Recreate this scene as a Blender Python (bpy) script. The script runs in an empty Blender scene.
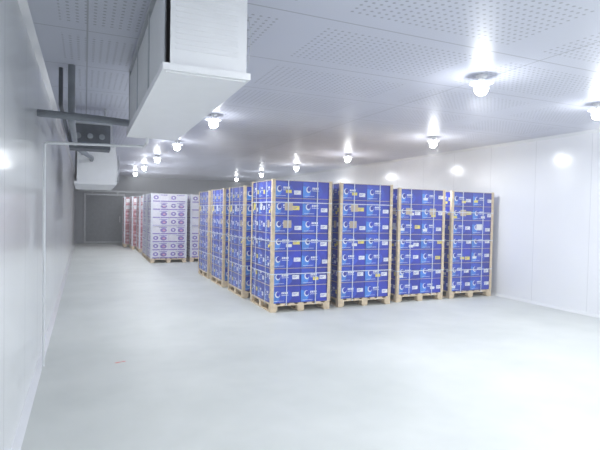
import bpy, math, random
from mathutils import Vector, Matrix, Euler
random.seed(4)
S=bpy.context.scene
COL=S.collection
# ---------------------------------------------------------------- materials
def mat(name,color,rough=0.5,metal=0.0,noise=0.0,nscale=8.0,emis=None,estr=0,coat=0.0):
    m=bpy.data.materials.new(name); m.use_nodes=True
    nt=m.node_tree; b=nt.nodes['Principled BSDF']
    b.inputs['Base Color'].default_value=(*color,1)
    b.inputs['Roughness'].default_value=rough
    b.inputs['Metallic'].default_value=metal
    b.inputs['Coat Weight'].default_value=coat
    b.inputs['Coat Roughness'].default_value=.12
    if noise>0:
        tc=nt.nodes.new('ShaderNodeTexCoord'); n=nt.nodes.new('ShaderNodeTexNoise')
        n.inputs['Scale'].default_value=nscale; n.inputs['Detail'].default_value=5
        r=nt.nodes.new('ShaderNodeValToRGB')
        r.color_ramp.elements[0].position=.3; r.color_ramp.elements[1].position=.7
        r.color_ramp.elements[0].color=(*[c*(1-noise) for c in color],1)
        r.color_ramp.elements[1].color=(*[min(1,c*(1+noise)) for c in color],1)
        nt.links.new(tc.outputs['Object'],n.inputs['Vector'])
        nt.links.new(n.outputs['Fac'],r.inputs['Fac'])
        nt.links.new(r.outputs['Color'],b.inputs['Base Color'])
        if coat>0:
            bp=nt.nodes.new('ShaderNodeBump'); bp.inputs['Strength'].default_value=.25; bp.inputs['Distance'].default_value=.02
            nt.links.new(n.outputs['Fac'],bp.inputs['Height']); nt.links.new(bp.outputs[0],b.inputs['Coat Normal'])
    if emis:
        b.inputs['Emission Color'].default_value=(*emis,1); b.inputs['Emission Strength'].default_value=estr
    return m

def math_node(nt,op,a,b=None):
    n=nt.nodes.new('ShaderNodeMath'); n.operation=op
    for i,v in enumerate([a,b]):
        if v is None: continue
        if isinstance(v,(int,float)): n.inputs[i].default_value=v
        else: nt.links.new(v,n.inputs[i])
    return n.outputs[0]

def seam_mat(name,color,rough,axis_specs,seam_dark=0.6,perf=False,noise=.03,spec=.5):
    """axis_specs: list of (axis index, period, width)"""
    m=bpy.data.materials.new(name); m.use_nodes=True
    nt=m.node_tree; b=nt.nodes['Principled BSDF']
    b.inputs['Roughness'].default_value=rough
    b.inputs['Specular IOR Level'].default_value=spec
    g=nt.nodes.new('ShaderNodeNewGeometry')
    sep=nt.nodes.new('ShaderNodeSeparateXYZ'); nt.links.new(g.outputs['Position'],sep.inputs[0])
    seam=None
    for ax,per,w in axis_specs:
        f=math_node(nt,'FRACT',math_node(nt,'DIVIDE',math_node(nt,'ADD',sep.outputs[ax],50*per),per))
        s=math_node(nt,'LESS_THAN',f,w/per)
        seam=s if seam is None else math_node(nt,'MAXIMUM',seam,s)
    n=nt.nodes.new('ShaderNodeTexNoise'); n.inputs['Scale'].default_value=.8; n.inputs['Detail'].default_value=6
    nt.links.new(g.outputs['Position'],n.inputs['Vector'])
    r=nt.nodes.new('ShaderNodeValToRGB')
    r.color_ramp.elements[0].position=.3; r.color_ramp.elements[1].position=.7
    r.color_ramp.elements[0].color=(*[c*(1-noise) for c in color],1)
    r.color_ramp.elements[1].color=(*[min(1,c*(1+noise)) for c in color],1)
    nt.links.new(n.outputs['Fac'],r.inputs['Fac'])
    last=r.outputs['Color']
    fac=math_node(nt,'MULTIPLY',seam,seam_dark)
    if perf:
        P=0.065
        fx=math_node(nt,'SUBTRACT',math_node(nt,'FRACT',math_node(nt,'DIVIDE',math_node(nt,'ADD',sep.outputs[0],30),P)),.5)
        fy=math_node(nt,'SUBTRACT',math_node(nt,'FRACT',math_node(nt,'DIVIDE',math_node(nt,'ADD',sep.outputs[1],30),P)),.5)
        d=math_node(nt,'SQRT',math_node(nt,'ADD',math_node(nt,'MULTIPLY',fx,fx),math_node(nt,'MULTIPLY',fy,fy)))
        dot=math_node(nt,'LESS_THAN',d,.2)
        # perforated blocks inside each panel
        bx=math_node(nt,'FRACT',math_node(nt,'DIVIDE',math_node(nt,'ADD',sep.outputs[0],50.2),2.0))
        by=math_node(nt,'FRACT',math_node(nt,'DIVIDE',math_node(nt,'ADD',sep.outputs[1],50*1.15-.15),1.15))
        blk=math_node(nt,'MULTIPLY',math_node(nt,'LESS_THAN',bx,.80),math_node(nt,'LESS_THAN',by,.72))
        dd=math_node(nt,'MULTIPLY',math_node(nt,'MULTIPLY',dot,blk),.5)
        fac=math_node(nt,'MAXIMUM',fac,dd)
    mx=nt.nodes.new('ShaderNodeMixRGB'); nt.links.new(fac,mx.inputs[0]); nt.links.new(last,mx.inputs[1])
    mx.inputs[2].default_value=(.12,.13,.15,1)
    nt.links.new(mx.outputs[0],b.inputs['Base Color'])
    return m

M_wallL=seam_mat('wall_panel_left',(.82,.84,.86),.15,[(1,1.15,.012)],.4,spec=.6)
M_wallR=seam_mat('wall_panel_right',(.86,.875,.91),.17,[(1,1.15,.010)],.22,spec=.5)
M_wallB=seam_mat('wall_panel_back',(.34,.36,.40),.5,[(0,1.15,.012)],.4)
M_ceil=seam_mat('ceiling_panel',(.58,.60,.69),.42,[(1,1.15,.014),(0,4.0,.014)],.5,perf=True,spec=.3)
def floor_mat():
    m=bpy.data.materials.new('concrete_floor'); m.use_nodes=True
    nt=m.node_tree; b=nt.nodes['Principled BSDF']
    b.inputs['Specular IOR Level'].default_value=.35
    g=nt.nodes.new('ShaderNodeNewGeometry')
    n=nt.nodes.new('ShaderNodeTexNoise'); n.inputs['Scale'].default_value=.9; n.inputs['Detail'].default_value=9; n.inputs['Roughness'].default_value=.62
    nt.links.new(g.outputs['Position'],n.inputs['Vector'])
    r=nt.nodes.new('ShaderNodeValToRGB')
    r.color_ramp.elements[0].position=.32; r.color_ramp.elements[1].position=.68
    r.color_ramp.elements[0].color=(.575,.605,.59,1); r.color_ramp.elements[1].color=(.68,.705,.69,1)
    nt.links.new(n.outputs['Fac'],r.inputs['Fac']); nt.links.new(r.outputs['Color'],b.inputs['Base Color'])
    n2=nt.nodes.new('ShaderNodeTexNoise'); n2.inputs['Scale'].default_value=3; n2.inputs['Detail'].default_value=6
    nt.links.new(g.outputs['Position'],n2.inputs['Vector'])
    mr=nt.nodes.new('ShaderNodeMapRange'); mr.inputs['To Min'].default_value=.38; mr.inputs['To Max'].default_value=.6
    nt.links.new(n2.outputs['Fac'],mr.inputs['Value']); nt.links.new(mr.outputs[0],b.inputs['Roughness'])
    bp=nt.nodes.new('ShaderNodeBump'); bp.inputs['Strength'].default_value=.08
    nt.links.new(n2.outputs['Fac'],bp.inputs['Height']); nt.links.new(bp.outputs[0],b.inputs['Normal'])
    return m
M_floor=floor_mat()
M_wood=mat('pallet_wood',(.76,.62,.44),.7,noise=.15,nscale=14)
M_blue=mat('carton_blue',(.022,.042,.46),.35,noise=.35,nscale=2.2,coat=.35)
M_lblue=mat('carton_light_blue',(.06,.26,.78),.35,noise=.15,nscale=5,coat=.35)
M_mblue=mat('carton_mid_blue',(.028,.085,.60),.35,noise=.15,nscale=5,coat=.35)
M_white=mat('label_white',(.88,.89,.93),.45,noise=.03)
M_yel=mat('label_yellow',(.90,.76,.16),.5,noise=.05)
M_tan=mat('cardboard_tan',(.62,.52,.40),.7,noise=.1)
M_strap=mat('strap_white',(.75,.78,.86),.3,noise=.03)
M_wcart=mat('carton_white',(.80,.79,.86),.45,noise=.06,nscale=4)
M_purp=mat('carton_purple',(.24,.17,.55),.4,noise=.2,nscale=6)
M_red=mat('carton_red',(.50,.14,.19),.45,noise=.2,nscale=5)
M_pink=mat('carton_pink',(.75,.42,.52),.45,noise=.1)
M_steel=mat('cooler_casing_white',(.84,.85,.87),.3,noise=.02)
M_galv=mat('galvanised_grey',(.50,.52,.55),.4,.3,noise=.08)
M_pipe=mat('pipe_insulation_grey',(.22,.24,.27),.6,noise=.15)
M_dark=mat('insulation_dark',(.09,.10,.12),.6,noise=.15)
M_fin=mat('coil_fin_grey',(.35,.38,.42),.4,.4,noise=.1)
M_bulb=mat('bulb_glow',(1,1,1),.4,emis=(.95,.98,1),estr=25,noise=.01)
M_trim=mat('trim_white',(.80,.82,.84),.25,noise=.02)
M_redtape=mat('red_tape',(.75,.12,.08),.5,noise=.05)

# ---------------------------------------------------------------- mesh builder
class MB:
    def __init__(s): s.v=[];s.f=[];s.m=[];s.mats=[]
    def mi(s,m):
        if m not in s.mats: s.mats.append(m)
        return s.mats.index(m)
    def box(s,x0,x1,y0,y1,z0,z1,m):
        b=len(s.v)
        s.v+=[(x0,y0,z0),(x1,y0,z0),(x1,y1,z0),(x0,y1,z0),(x0,y0,z1),(x1,y0,z1),(x1,y1,z1),(x0,y1,z1)]
        for q in [(0,3,2,1),(4,5,6,7),(0,1,5,4),(1,2,6,5),(2,3,7,6),(3,0,4,7)]:
            s.f.append(tuple(b+i for i in q)); s.m.append(s.mi(m))
    def poly(s,pts,m):
        b=len(s.v); s.v+=[tuple(p) for p in pts]; s.f.append(tuple(range(b,b+len(pts)))); s.m.append(s.mi(m))
    def cyl(s,p0,p1,r,m,n=12,r2=None,caps=True):
        p0=Vector(p0);p1=Vector(p1); d=(p1-p0).normalized()
        a=d.orthogonal().normalized(); c=d.cross(a); r2=r if r2 is None else r2
        b=len(s.v)
        for i in range(n):
            t=2*math.pi*i/n; o=a*math.cos(t)+c*math.sin(t)
            s.v.append(tuple(p0+o*r)); s.v.append(tuple(p1+o*r2))
        for i in range(n):
            j=(i+1)%n; s.f.append((b+2*i,b+2*j,b+2*j+1,b+2*i+1)); s.m.append(s.mi(m))
        if caps:
            s.f.append(tuple(b+2*i for i in reversed(range(n)))); s.m.append(s.mi(m))
            s.f.append(tuple(b+2*i+1 for i in range(n))); s.m.append(s.mi(m))
    def sphere(s,c,r,m,n=16,k=10,sz=1.0):
        b=len(s.v)
        for j in range(k+1):
            ph=math.pi*j/k
            for i in range(n):
                t=2*math.pi*i/n
                s.v.append((c[0]+r*math.sin(ph)*math.cos(t),c[1]+r*math.sin(ph)*math.sin(t),c[2]+sz*r*math.cos(ph)))
        for j in range(k):
            for i in range(n):
                i2=(i+1)%n
                s.f.append((b+j*n+i,b+(j+1)*n+i,b+(j+1)*n+i2,b+j*n+i2)); s.m.append(s.mi(m))
    def torus(s,c,axis,R,r,m,n=28,k=6):
        axis=Vector(axis).normalized(); a=axis.orthogonal().normalized(); d=axis.cross(a); c=Vector(c); b=len(s.v)
        for i in range(n):
            t=2*math.pi*i/n; o=a*math.cos(t)+d*math.sin(t)
            for j in range(k):
                u=2*math.pi*j/k; s.v.append(tuple(c+o*(R+r*math.cos(u))+axis*(r*math.sin(u))))
        for i in range(n):
            for j in range(k):
                s.f.append((b+i*k+j,b+((i+1)%n)*k+j,b+((i+1)%n)*k+(j+1)%k,b+i*k+(j+1)%k)); s.m.append(s.mi(m))
    def mesh(s,name):
        me=bpy.data.meshes.new(name); me.from_pydata(s.v,[],s.f)
        for m in s.mats: me.materials.append(m)
        me.polygons.foreach_set('material_index',s.m); me.update(); return me
def obj(name,me,loc=(0,0,0),bevel=0,smooth=False,parent=None):
    if isinstance(me,MB): me=me.mesh(name)
    o=bpy.data.objects.new(name,me); o.location=loc; COL.objects.link(o)
    if bevel:
        b=o.modifiers.new('bevel','BEVEL'); b.width=bevel; b.segments=2; b.limit_method='ANGLE'; b.angle_limit=math.radians(40)
    if smooth:
        for p in me.polygons: p.use_smooth=True
    if parent: o.parent=parent
    return o

# ---------------------------------------------------------------- room shell
XL,XR,YB,YF,H=-.45,8.0,25.0,-4.5,3.2
def shell(name,b,m):
    q=MB(); q.box(*b,m); return obj(name,q)
shell('floor',(XL-.12,XR+.12,YF-.12,YB+.12,-.12,0),M_floor)
shell('ceiling',(XL-.12,XR+.12,YF-.12,YB+.12,H,H+.12),M_ceil)
shell('wall_left',(XL-.12,XL,YF-.12,YB+.12,0,H),M_wallL)
shell('wall_right',(XR,XR+.12,YF-.12,YB+.12,0,H),M_wallR)
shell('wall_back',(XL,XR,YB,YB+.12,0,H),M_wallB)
shell('wall_front',(XL,XR,YF-.12,YF,0,H),M_wallL)
def angle_trim(name,x,s,z0,s2):
    q=MB(); t=.05
    pts=[(x,z0),(x+s*t,z0),(x,z0+s2*t)]
    v0=[(p[0],YF,p[1]) for p in pts]; v1=[(p[0],YB,p[1]) for p in pts]
    b=len(q.v); q.v+=v0+v1
    for f in [(0,1,2),(3,5,4),(0,3,4,1),(1,4,5,2),(2,5,3,0)]: q.f.append(f); q.m.append(q.mi(M_trim))
    obj(name,q)
angle_trim('trim_1',XR,-1,H,-1); angle_trim('trim_2',XL,1,H,-1)
angle_trim('baseboard_right',XR,-1,0,1); angle_trim('baseboard_left',XL,1,0,1)
# sliding cold-room door at the far end
q=MB(); y=YB
q.box(-.05,1.75,y-.10,y-.02,.02,2.35,M_galv)
q.box(.03,1.67,y-.12,y-.10,.10,2.27,M_pipe)
q.box(-.3,3.2,y-.10,y-.01,2.42,2.52,M_galv)
for xx in (.3,1.4): q.box(xx-.04,xx+.04,y-.13,y-.10,2.25,2.48,M_galv)
q.box(1.5,1.54,y-.17,y-.12,1.0,1.3,M_steel)
obj('door_1',q,bevel=.006)

# ---------------------------------------------------------------- pallets of cartons
def stack_mesh(kind,seed):
    R=random.Random(seed); q=MB(); W=1.1; h=W/2
    # pallet
    for i in range(7):
        c=-h+.05+i*(W-.1)/6; q.box(c-.048,c+.048,-h,h,.118,.14,M_wood)
    for c in (-h+.05,0,h-.05):
        q.box(-h,h,c-.05,c+.05,.098,.118,M_wood)
        for cx in (-h+.06,0,h-.06): q.box(cx-.06,cx+.06,c-.05,c+.05,.02,.098,M_wood)
        q.box(c-.05,c+.05,-h,h,0,.02,M_wood)
    L=7; pitch=.289; ch=.279; w2=.535
    if kind=='white': L=8; pitch=.253; ch=.243
    base,acc,acc2={'blue':(M_blue,M_lblue,M_white),'white':(M_wcart,M_purp,M_white),'red':(M_red,M_pink,M_white)}[kind]
    nx,ny=2,3
    for l in range(L):
        z=.141+l*pitch
        cx=2*w2/nx; cy=2*w2/ny
        for i in range(nx):
            for j in range(ny):
                x0=-w2+i*cx+R.uniform(.001,.006); x1=-w2+(i+1)*cx-R.uniform(.001,.006)
                y0=-w2+j*cy+R.uniform(.001,.006); y1=-w2+(j+1)*cy-R.uniform(.001,.006)
                q.box(x0,x1,y0,y1,z,z+ch,base)
                faces=[]
                if j==0: faces.append((Vector((x0,y0-.002,z)),Vector((1,0,0)),x1-x0))
                if j==ny-1: faces.append((Vector((x1,y1+.002,z)),Vector((-1,0,0)),x1-x0))
                if i==0: faces.append((Vector((x0-.002,y1,z)),Vector((0,-1,0)),y1-y0))
                if i==nx-1: faces.append((Vector((x1+.002,y0,z)),Vector((0,1,0)),y1-y0))
                for o,u,wd in faces:
                    n=u.cross(Vector((0,0,1)))
                    def P(pts,m,k=0): q.poly([o+u*(a*wd)+Vector((0,0,b*ch))+n*(.0012*k) for a,b in pts],m)
                    def E(ca,cb,ra,rb,m,k,a0=0,a1=360,nn=14):
                        P([(ca+ra*math.cos(math.radians(a0+(a1-a0)*t/nn)),cb+rb*math.sin(math.radians(a0+(a1-a0)*t/nn))) for t in range(nn+(0 if a1-a0==360 else 1))],m,k)
                    if kind=='blue':
                        v=R.random()
                        # light colour sweep
                        P([(0.0,.02),(.55,.02),(.68,.2),(.72,.45),(.62,.72),(.42,.9),(.0,.97)],M_mblue,0)
                        P([(0.0,.05),(.14,.05),(.24,.16),(.28,.36),(.24,.54),(.14,.68),(.0,.74)],acc,1)
                        # globe logo crescent + lettering
                        E(.20,.52,.085,.19,M_white,2); E(.216,.545,.064,.142,base,3)
                        for t in range(4): P([(.33+t*.06,.54),(.375+t*.06,.54),(.383+t*.06,.66),(.338+t*.06,.66)],M_white,2)
                        P([(.33,.45),(.58,.45),(.58,.48),(.33,.48)],M_white,2)
                        P([(.06,.12),(.42,.12),(.42,.14),(.06,.14)],M_white,2)
                        # stickers
                        if v<.95:
                            a=R.choice([.66,.70,.74]); bb=R.uniform(.18,.4); mm=M_yel if R.random()<.3 else M_white
                            P([(a,bb),(a+.24,bb),(a+.24,bb+.24),(a,bb+.24)],mm,4)
                            P([(a+.02,bb+.15),(a+.16,bb+.15),(a+.16,bb+.17),(a+.02,bb+.17)],M_mblue,5)
                            P([(a+.02,bb+.08),(a+.12,bb+.08),(a+.12,bb+.10),(a+.02,bb+.10)],M_mblue,5)
                        if R.random()<.4:
                            a=R.choice([.05,.42,.46]); bb=R.uniform(.1,.3); mm=M_yel if R.random()<.4 else M_white
                            P([(a,bb),(a+.2,bb),(a+.2,bb+.18),(a,bb+.18)],mm,4)
                        if l in (4,5) and R.random()<.45:
                            a=R.uniform(.2,.5); P([(a,.3),(a+.28,.3),(a+.28,.75),(a,.75)],R.choice([M_yel,M_tan,M_white]),6)
                    else:
                        P([(0,.0),(1,.0),(1,.14),(0,.14)],acc,0)
                        k=R.randint(0,3)
                        if k!=1: E(.25,.55,.15,.26,acc,0); E(.25,.55,.06,.11,M_white,1)
                        if k!=2: E(.70,.5,.19,.28,acc,0); E(.72,.48,.08,.12,M_pink,1)
                        if k==3 and kind=='red': P([(.1,.2),(.45,.2),(.45,.8),(.1,.8)],M_white,2)
                        P([(.45,.82),(.9,.82),(.9,.9),(.45,.9)],acc,1)
        q.box(-w2-.004,w2+.004,-w2-.004,w2+.004,z+ch+.001,z+pitch-.001,M_tan if kind=='blue' else M_white)
    top=.141+L*pitch
    # wooden / board corner angle posts
    pm=M_wood if kind=='blue' else M_strap
    for sx in (-1,1):
        for sy in (-1,1):
            a=w2+.008; t=.012; w=.045
            xs=sorted((sx*a,sx*(a+t))); ys=sorted((sy*(a+t),sy*(a-w)))
            q.box(xs[0],xs[1],ys[0],ys[1],.141,top+.01,pm)
            xs=sorted((sx*a,sx*(a-w))); ys=sorted((sy*a,sy*(a+t)))
            q.box(xs[0],xs[1],ys[0],ys[1],.141,top+.01,pm)
    # straps
    a=w2+.023; st=.003; sw=.008
    for z in (.62,1.2,1.78):
        z+=R.uniform(-.05,.05)
        q.box(-a,a,-a,-a+st,z-sw,z+sw,M_strap); q.box(-a,a,a-st,a,z-sw,z+sw,M_strap)
        q.box(-a,-a+st,-a,a,z-sw,z+sw,M_strap); q.box(a-st,a,-a,a,z-sw,z+sw,M_strap)
    for c in (-.27,.27):
        for s in (-1,1):
            y=sorted((s*(a-.004),s*(a-.001)))
            q.box(c-sw,c+sw,y[0],y[1],.1,top+.006,M_strap)
            q.box(y[0],y[1],c-sw,c+sw,.1,top+.006,M_strap)
        q.box(c-sw,c+sw,-a,a,top+.002,top+.006,M_strap); q.box(-a,a,c-sw,c+sw,top+.006,top+.009,M_strap)
    return q.mesh(kind+'_carton_pallet_stack')
blues=[stack_mesh('blue',i) for i in range(4)]
wh=stack_mesh('white',9); rd=stack_mesh('red',12)
def place(name,me,x,y,rot=0,sz=1):
    o=obj(name,me,(x,y,0)); o.rotation_euler[2]=math.radians(rot); o.scale[2]=sz
    return o
k=0
frontY={3.39:8.17,4.70:8.24,6.0:8.32,7.29:8.34}
for x,y0 in frontY.items():
    for r in range(4 if x<4 else 5):
        jx=random.uniform(-.02,.02) if x<7 else random.uniform(-.02,0)
        place('blue_carton_pallet_stack',blues[(k*7+r)%4],x+(jx if r else 0)-(.03*r if x<4 else 0),y0+1.42*r,random.choice([0,0,.6,-.6]) if r and x<7 else 0, 1.025 if (x<5 and r==0) else 1+random.uniform(-.01,.012)); k+=1
place('white_carton_pallet_stack',wh,2.42,16.3)
place('white_carton_pallet_stack',wh,2.42,17.6)
place('white_carton_pallet_stack',wh,3.66,16.4)
place('red_carton_pallet_stack',rd,2.45,20.2)
place('red_carton_pallet_stack',rd,2.3,21.6)
place('red_carton_pallet_stack',rd,2.1,23.0)

# ---------------------------------------------------------------- ceiling air cooler
def cooler(name,x0,x1,y0,y1,z0,z1,nf,body):
    q=MB(); cx=(x0+x1)/2
    q.box(x0+.02,x1-.02,y0+.01,y1-.01,z0+.06,z1-.01,body)         # core
    for yy in (y0,y1-.03): q.box(x0-.005,x1+.005,yy,yy+.03,z0+.03,z1,body)   # end plates
    q.box(x0-.012,x1+.012,y0-.012,y1+.012,z1,z1+.02,M_galv)      # top flange
    # end plate louvre ribs
    n=15
    for i in range(n):
        z=z0+.17+i*(z1-z0-.22)/n
        q.box(x0+.05,x1-.05,y0-.005,y0,z,z+.012,body)
    # coil side (towards wall): frames + fins
    seg=nf; ln=(y1-y0-.06)/seg
    for i in range(seg+1):
        yy=y0+.03+i*ln; q.box(x0-.005,x0+.02,yy-.03,yy+.03,z0+.06,z1,M_galv)
    q.box(x0+.005,x0+.02,y0+.03,y1-.03,z0+.1,z1-.06,M_fin)
    nfin=int((y1-y0)/.05)
    for i in range(nfin):
        yy=y0+.05+i*.05
        if yy<y1-.05: q.box(x0-.002,x0+.006,yy,yy+.016,z0+.1,z1-.06,body)
    # fans on the room side
    for i in range(seg):
        yc=y0+.03+(i+.5)*ln; zc=(z0+z1)/2+.02; r=min(ln,z1-z0)*.40
        q.cyl((x1-.02,yc,zc),(x1+.05,yc,zc),r,body,24,r*1.04)
        q.cyl((x1+.05,yc,zc),(x1+.052,yc,zc),r*.93,M_dark,24)
        q.cyl((x1+.05,yc,zc),(x1+.075,yc,zc),r*.2,M_galv,14)
        for b in range(5):
            t=2*math.pi*b/5; d=Vector((0,math.cos(t),math.sin(t))); e=Vector((0,-math.sin(t),math.cos(t))); c=Vector((x1+.056,yc,zc))
            q.poly([c+d*r*.18-e*.02,c+d*r*.85-e*.06,c+d*r*.88+e*.05+Vector((.012,0,0)),c+d*r*.18+e*.03+Vector((.012,0,0))],M_fin)
        for kk in range(1,5): q.torus((x1+.085,yc,zc),(1,0,0),r*kk/4,.003,M_galv,24,4)
    # drip tray, sloped towards the far end
    b=len(q.v); e=.025
    q.v+=[(x0-e,y0-e,z0+.04),(x1+e,y0-e,z0+.04),(x1+e,y1+e,z0),(x0-e,y1+e,z0),(x0-e,y0-e,z0+.08),(x1+e,y0-e,z0+.08),(x1+e,y1+e,z0+.08),(x0-e,y1+e,z0+.08)]
    for f in [(0,3,2,1),(4,5,6,7),(0,1,5,4),(1,2,6,5),(2,3,7,6),(3,0,4,7)]:
        q.f.append(tuple(b+i for i in f)); q.m.append(q.mi(body))
    # hangers
    for xx in (x0+.05,x1-.05):
        for yy in (y0+.2,y1-.2):
            q.cyl((xx,yy,z1),(xx,yy,H),.008,M_galv,8); q.box(xx-.03,xx+.03,yy-.03,yy+.03,H-.012,H,M_galv)
    return obj(name,q,bevel=.004)
cooler('ceiling_air_cooler',.42,.89,2.9,5.5,2.45,3.13,3,M_steel)
cooler('ceiling_air_cooler',-.16,.50,9.6,11.6,2.08,2.80,2,M_steel)

# ---------------------------------------------------------------- pipework
def pipe(name,pts,r,m,parent=None):
    cu=bpy.data.curves.new(name,'CURVE'); cu.dimensions='3D'; cu.bevel_depth=r; cu.bevel_resolution=4; cu.use_fill_caps=True
    sp=cu.splines.new('POLY')
    # round the corners
    P=[Vector(p) for p in pts]; out=[P[0]]
    for i in range(1,len(P)-1):
        a=(P[i-1]-P[i]); b=(P[i+1]-P[i]); d=min(a.length,b.length,r*4+.0)*.5
        s=P[i]+a.normalized()*d; e=P[i]+b.normalized()*d
        for t in range(6):
            t/=5; out.append(s*(1-t)**2+P[i]*2*t*(1-t)+e*t*t)
    out.append(P[-1]); sp.points.add(len(out)-1)
    for i,p in enumerate(out): sp.points[i].co=(*p,1)
    cu.materials.append(m)
    o=bpy.data.objects.new(name,cu); COL.objects.link(o)
    if parent: o.parent=parent
    return o
pr=bpy.data.objects.new('refrigerant_pipework',None); COL.objects.link(pr)
pipe('suction_pipe',[(-.45,5.62,2.64),(.1,5.62,2.63),(.68,5.62,2.60),(.68,5.50,2.60)],.038,M_pipe,pr)
pipe('riser_pipe',[(-.14,5.78,3.2),(-.14,5.78,2.62),(-.14,8.4,2.62),(.1,9.2,2.55),(.1,9.6,2.55)],.035,M_pipe,pr)
pipe('liquid_pipe',[(-.25,5.95,3.2),(-.25,5.95,2.80),(-.25,9.0,2.80),(-.05,9.4,2.65),(-.05,9.6,2.65)],.022,M_dark,pr)
pipe('drain_pipe',[(.60,5.46,2.47),(.60,5.46,2.40),(.60,5.75,2.39),(-.39,5.75,2.36),(-.39,5.75,.02)],.014,M_trim,pr)
q=MB()
q.box(-.22,.34,7.9,8.3,2.56,2.92,M_dark); q.box(-.24,.36,7.88,8.32,2.92,2.95,M_galv)
for xx in (-.15,.27): q.cyl((xx,8.1,2.95),(xx,8.1,H),.012,M_galv,8)
for xx in (-.1,.06,.22): q.cyl((xx,7.9,2.74),(xx,7.84,2.74),.04,M_pipe,16)
obj('valve_box',q,bevel=.01)
# red tape scrap on the floor
q=MB()
for (x,y,a,l) in [(.34,5.67,.2,.05),(.40,5.69,-.3,.04)]:
    c,s=math.cos(a),math.sin(a)
    q.poly([(x-l*c/2+.01*s,y-l*s/2-.01*c,.002),(x+l*c/2+.01*s,y+l*s/2-.01*c,.002),(x+l*c/2-.01*s,y+l*s/2+.01*c,.004),(x-l*c/2-.01*s,y-l*s/2+.01*c,.004)],M_redtape)
obj('red_tape_scrap',q)

# ---------------------------------------------------------------- lamps
lq=MB()
lq.cyl((0,0,0),(0,0,-.02),.06,M_steel,20)
lq.cyl((0,0,-.02),(0,0,-.07),.028,M_steel,14)
lq.cyl((0,0,-.05),(0,0,-.085),.03,M_steel,24,.12,caps=False)
lq.cyl((0,0,-.07),(0,0,-.10),.03,M_bulb,16,.05,caps=False)
lq.sphere((0,0,-.14),.075,M_bulb,18,10)
lme=lq.mesh('ceiling_bulb_lamp')
def lamp(x,y,e=43):
    o=obj('ceiling_bulb_lamp',lme,(x,y,H))
    l=bpy.data.lights.new('bulb_light','AREA'); l.shape='DISK'; l.size=.14; l.energy=e; l.color=(.945,.97,1)
    lo=bpy.data.objects.new('bulb_light',l); COL.objects.link(lo); lo.parent=o; lo.location=(0,0,-.22)
    l=bpy.data.lights.new('bulb_glow','POINT'); l.energy=e*.2; l.color=(.945,.97,1); l.shadow_soft_size=.05
    lo=bpy.data.objects.new('bulb_glow',l); COL.objects.link(lo); lo.parent=o; lo.location=(0,0,-.27)
for y in (-2.4,1.0,4.4,7.75,11.15,14.5,17.9,21.3):
    lamp(6.2,y)
for y in (-2.4,1.0,7.7,11.05,14.3,17.6,20.9):
    lamp(1.85,y)
for y in (-2.4,1.0,4.1):
    lamp(3.9,y)

w=bpy.data.worlds.new('w'); S.world=w; w.use_nodes=True
w.node_tree.nodes['Background'].inputs[0].default_value=(.8,.9,1,1); w.node_tree.nodes['Background'].inputs[1].default_value=.2
# cold mist: real scattering air
vs=w.node_tree.nodes.new('ShaderNodeVolumeScatter')
vs.inputs['Color'].default_value=(.95,.96,1,1); vs.inputs['Density'].default_value=.017; vs.inputs['Anisotropy'].default_value=.3
w.node_tree.links.new(vs.outputs[0],w.node_tree.nodes['World Output'].inputs['Volume'])
# ---------------------------------------------------------------- camera
cam=bpy.data.cameras.new('camera'); cam.lens=29.4; cam.sensor_width=36; cam.clip_start=.02
co=bpy.data.objects.new('camera',cam); COL.objects.link(co)
Mx=Matrix.Translation((0,0,1.7))@Euler((math.radians(90-1.6),0,math.radians(-23.7)),'XYZ').to_matrix().to_4x4()@Matrix.Rotation(.02,4,'Z')
co.matrix_world=Mx
S.camera=co
S.view_settings.view_transform='Standard'
S.view_settings.exposure=0
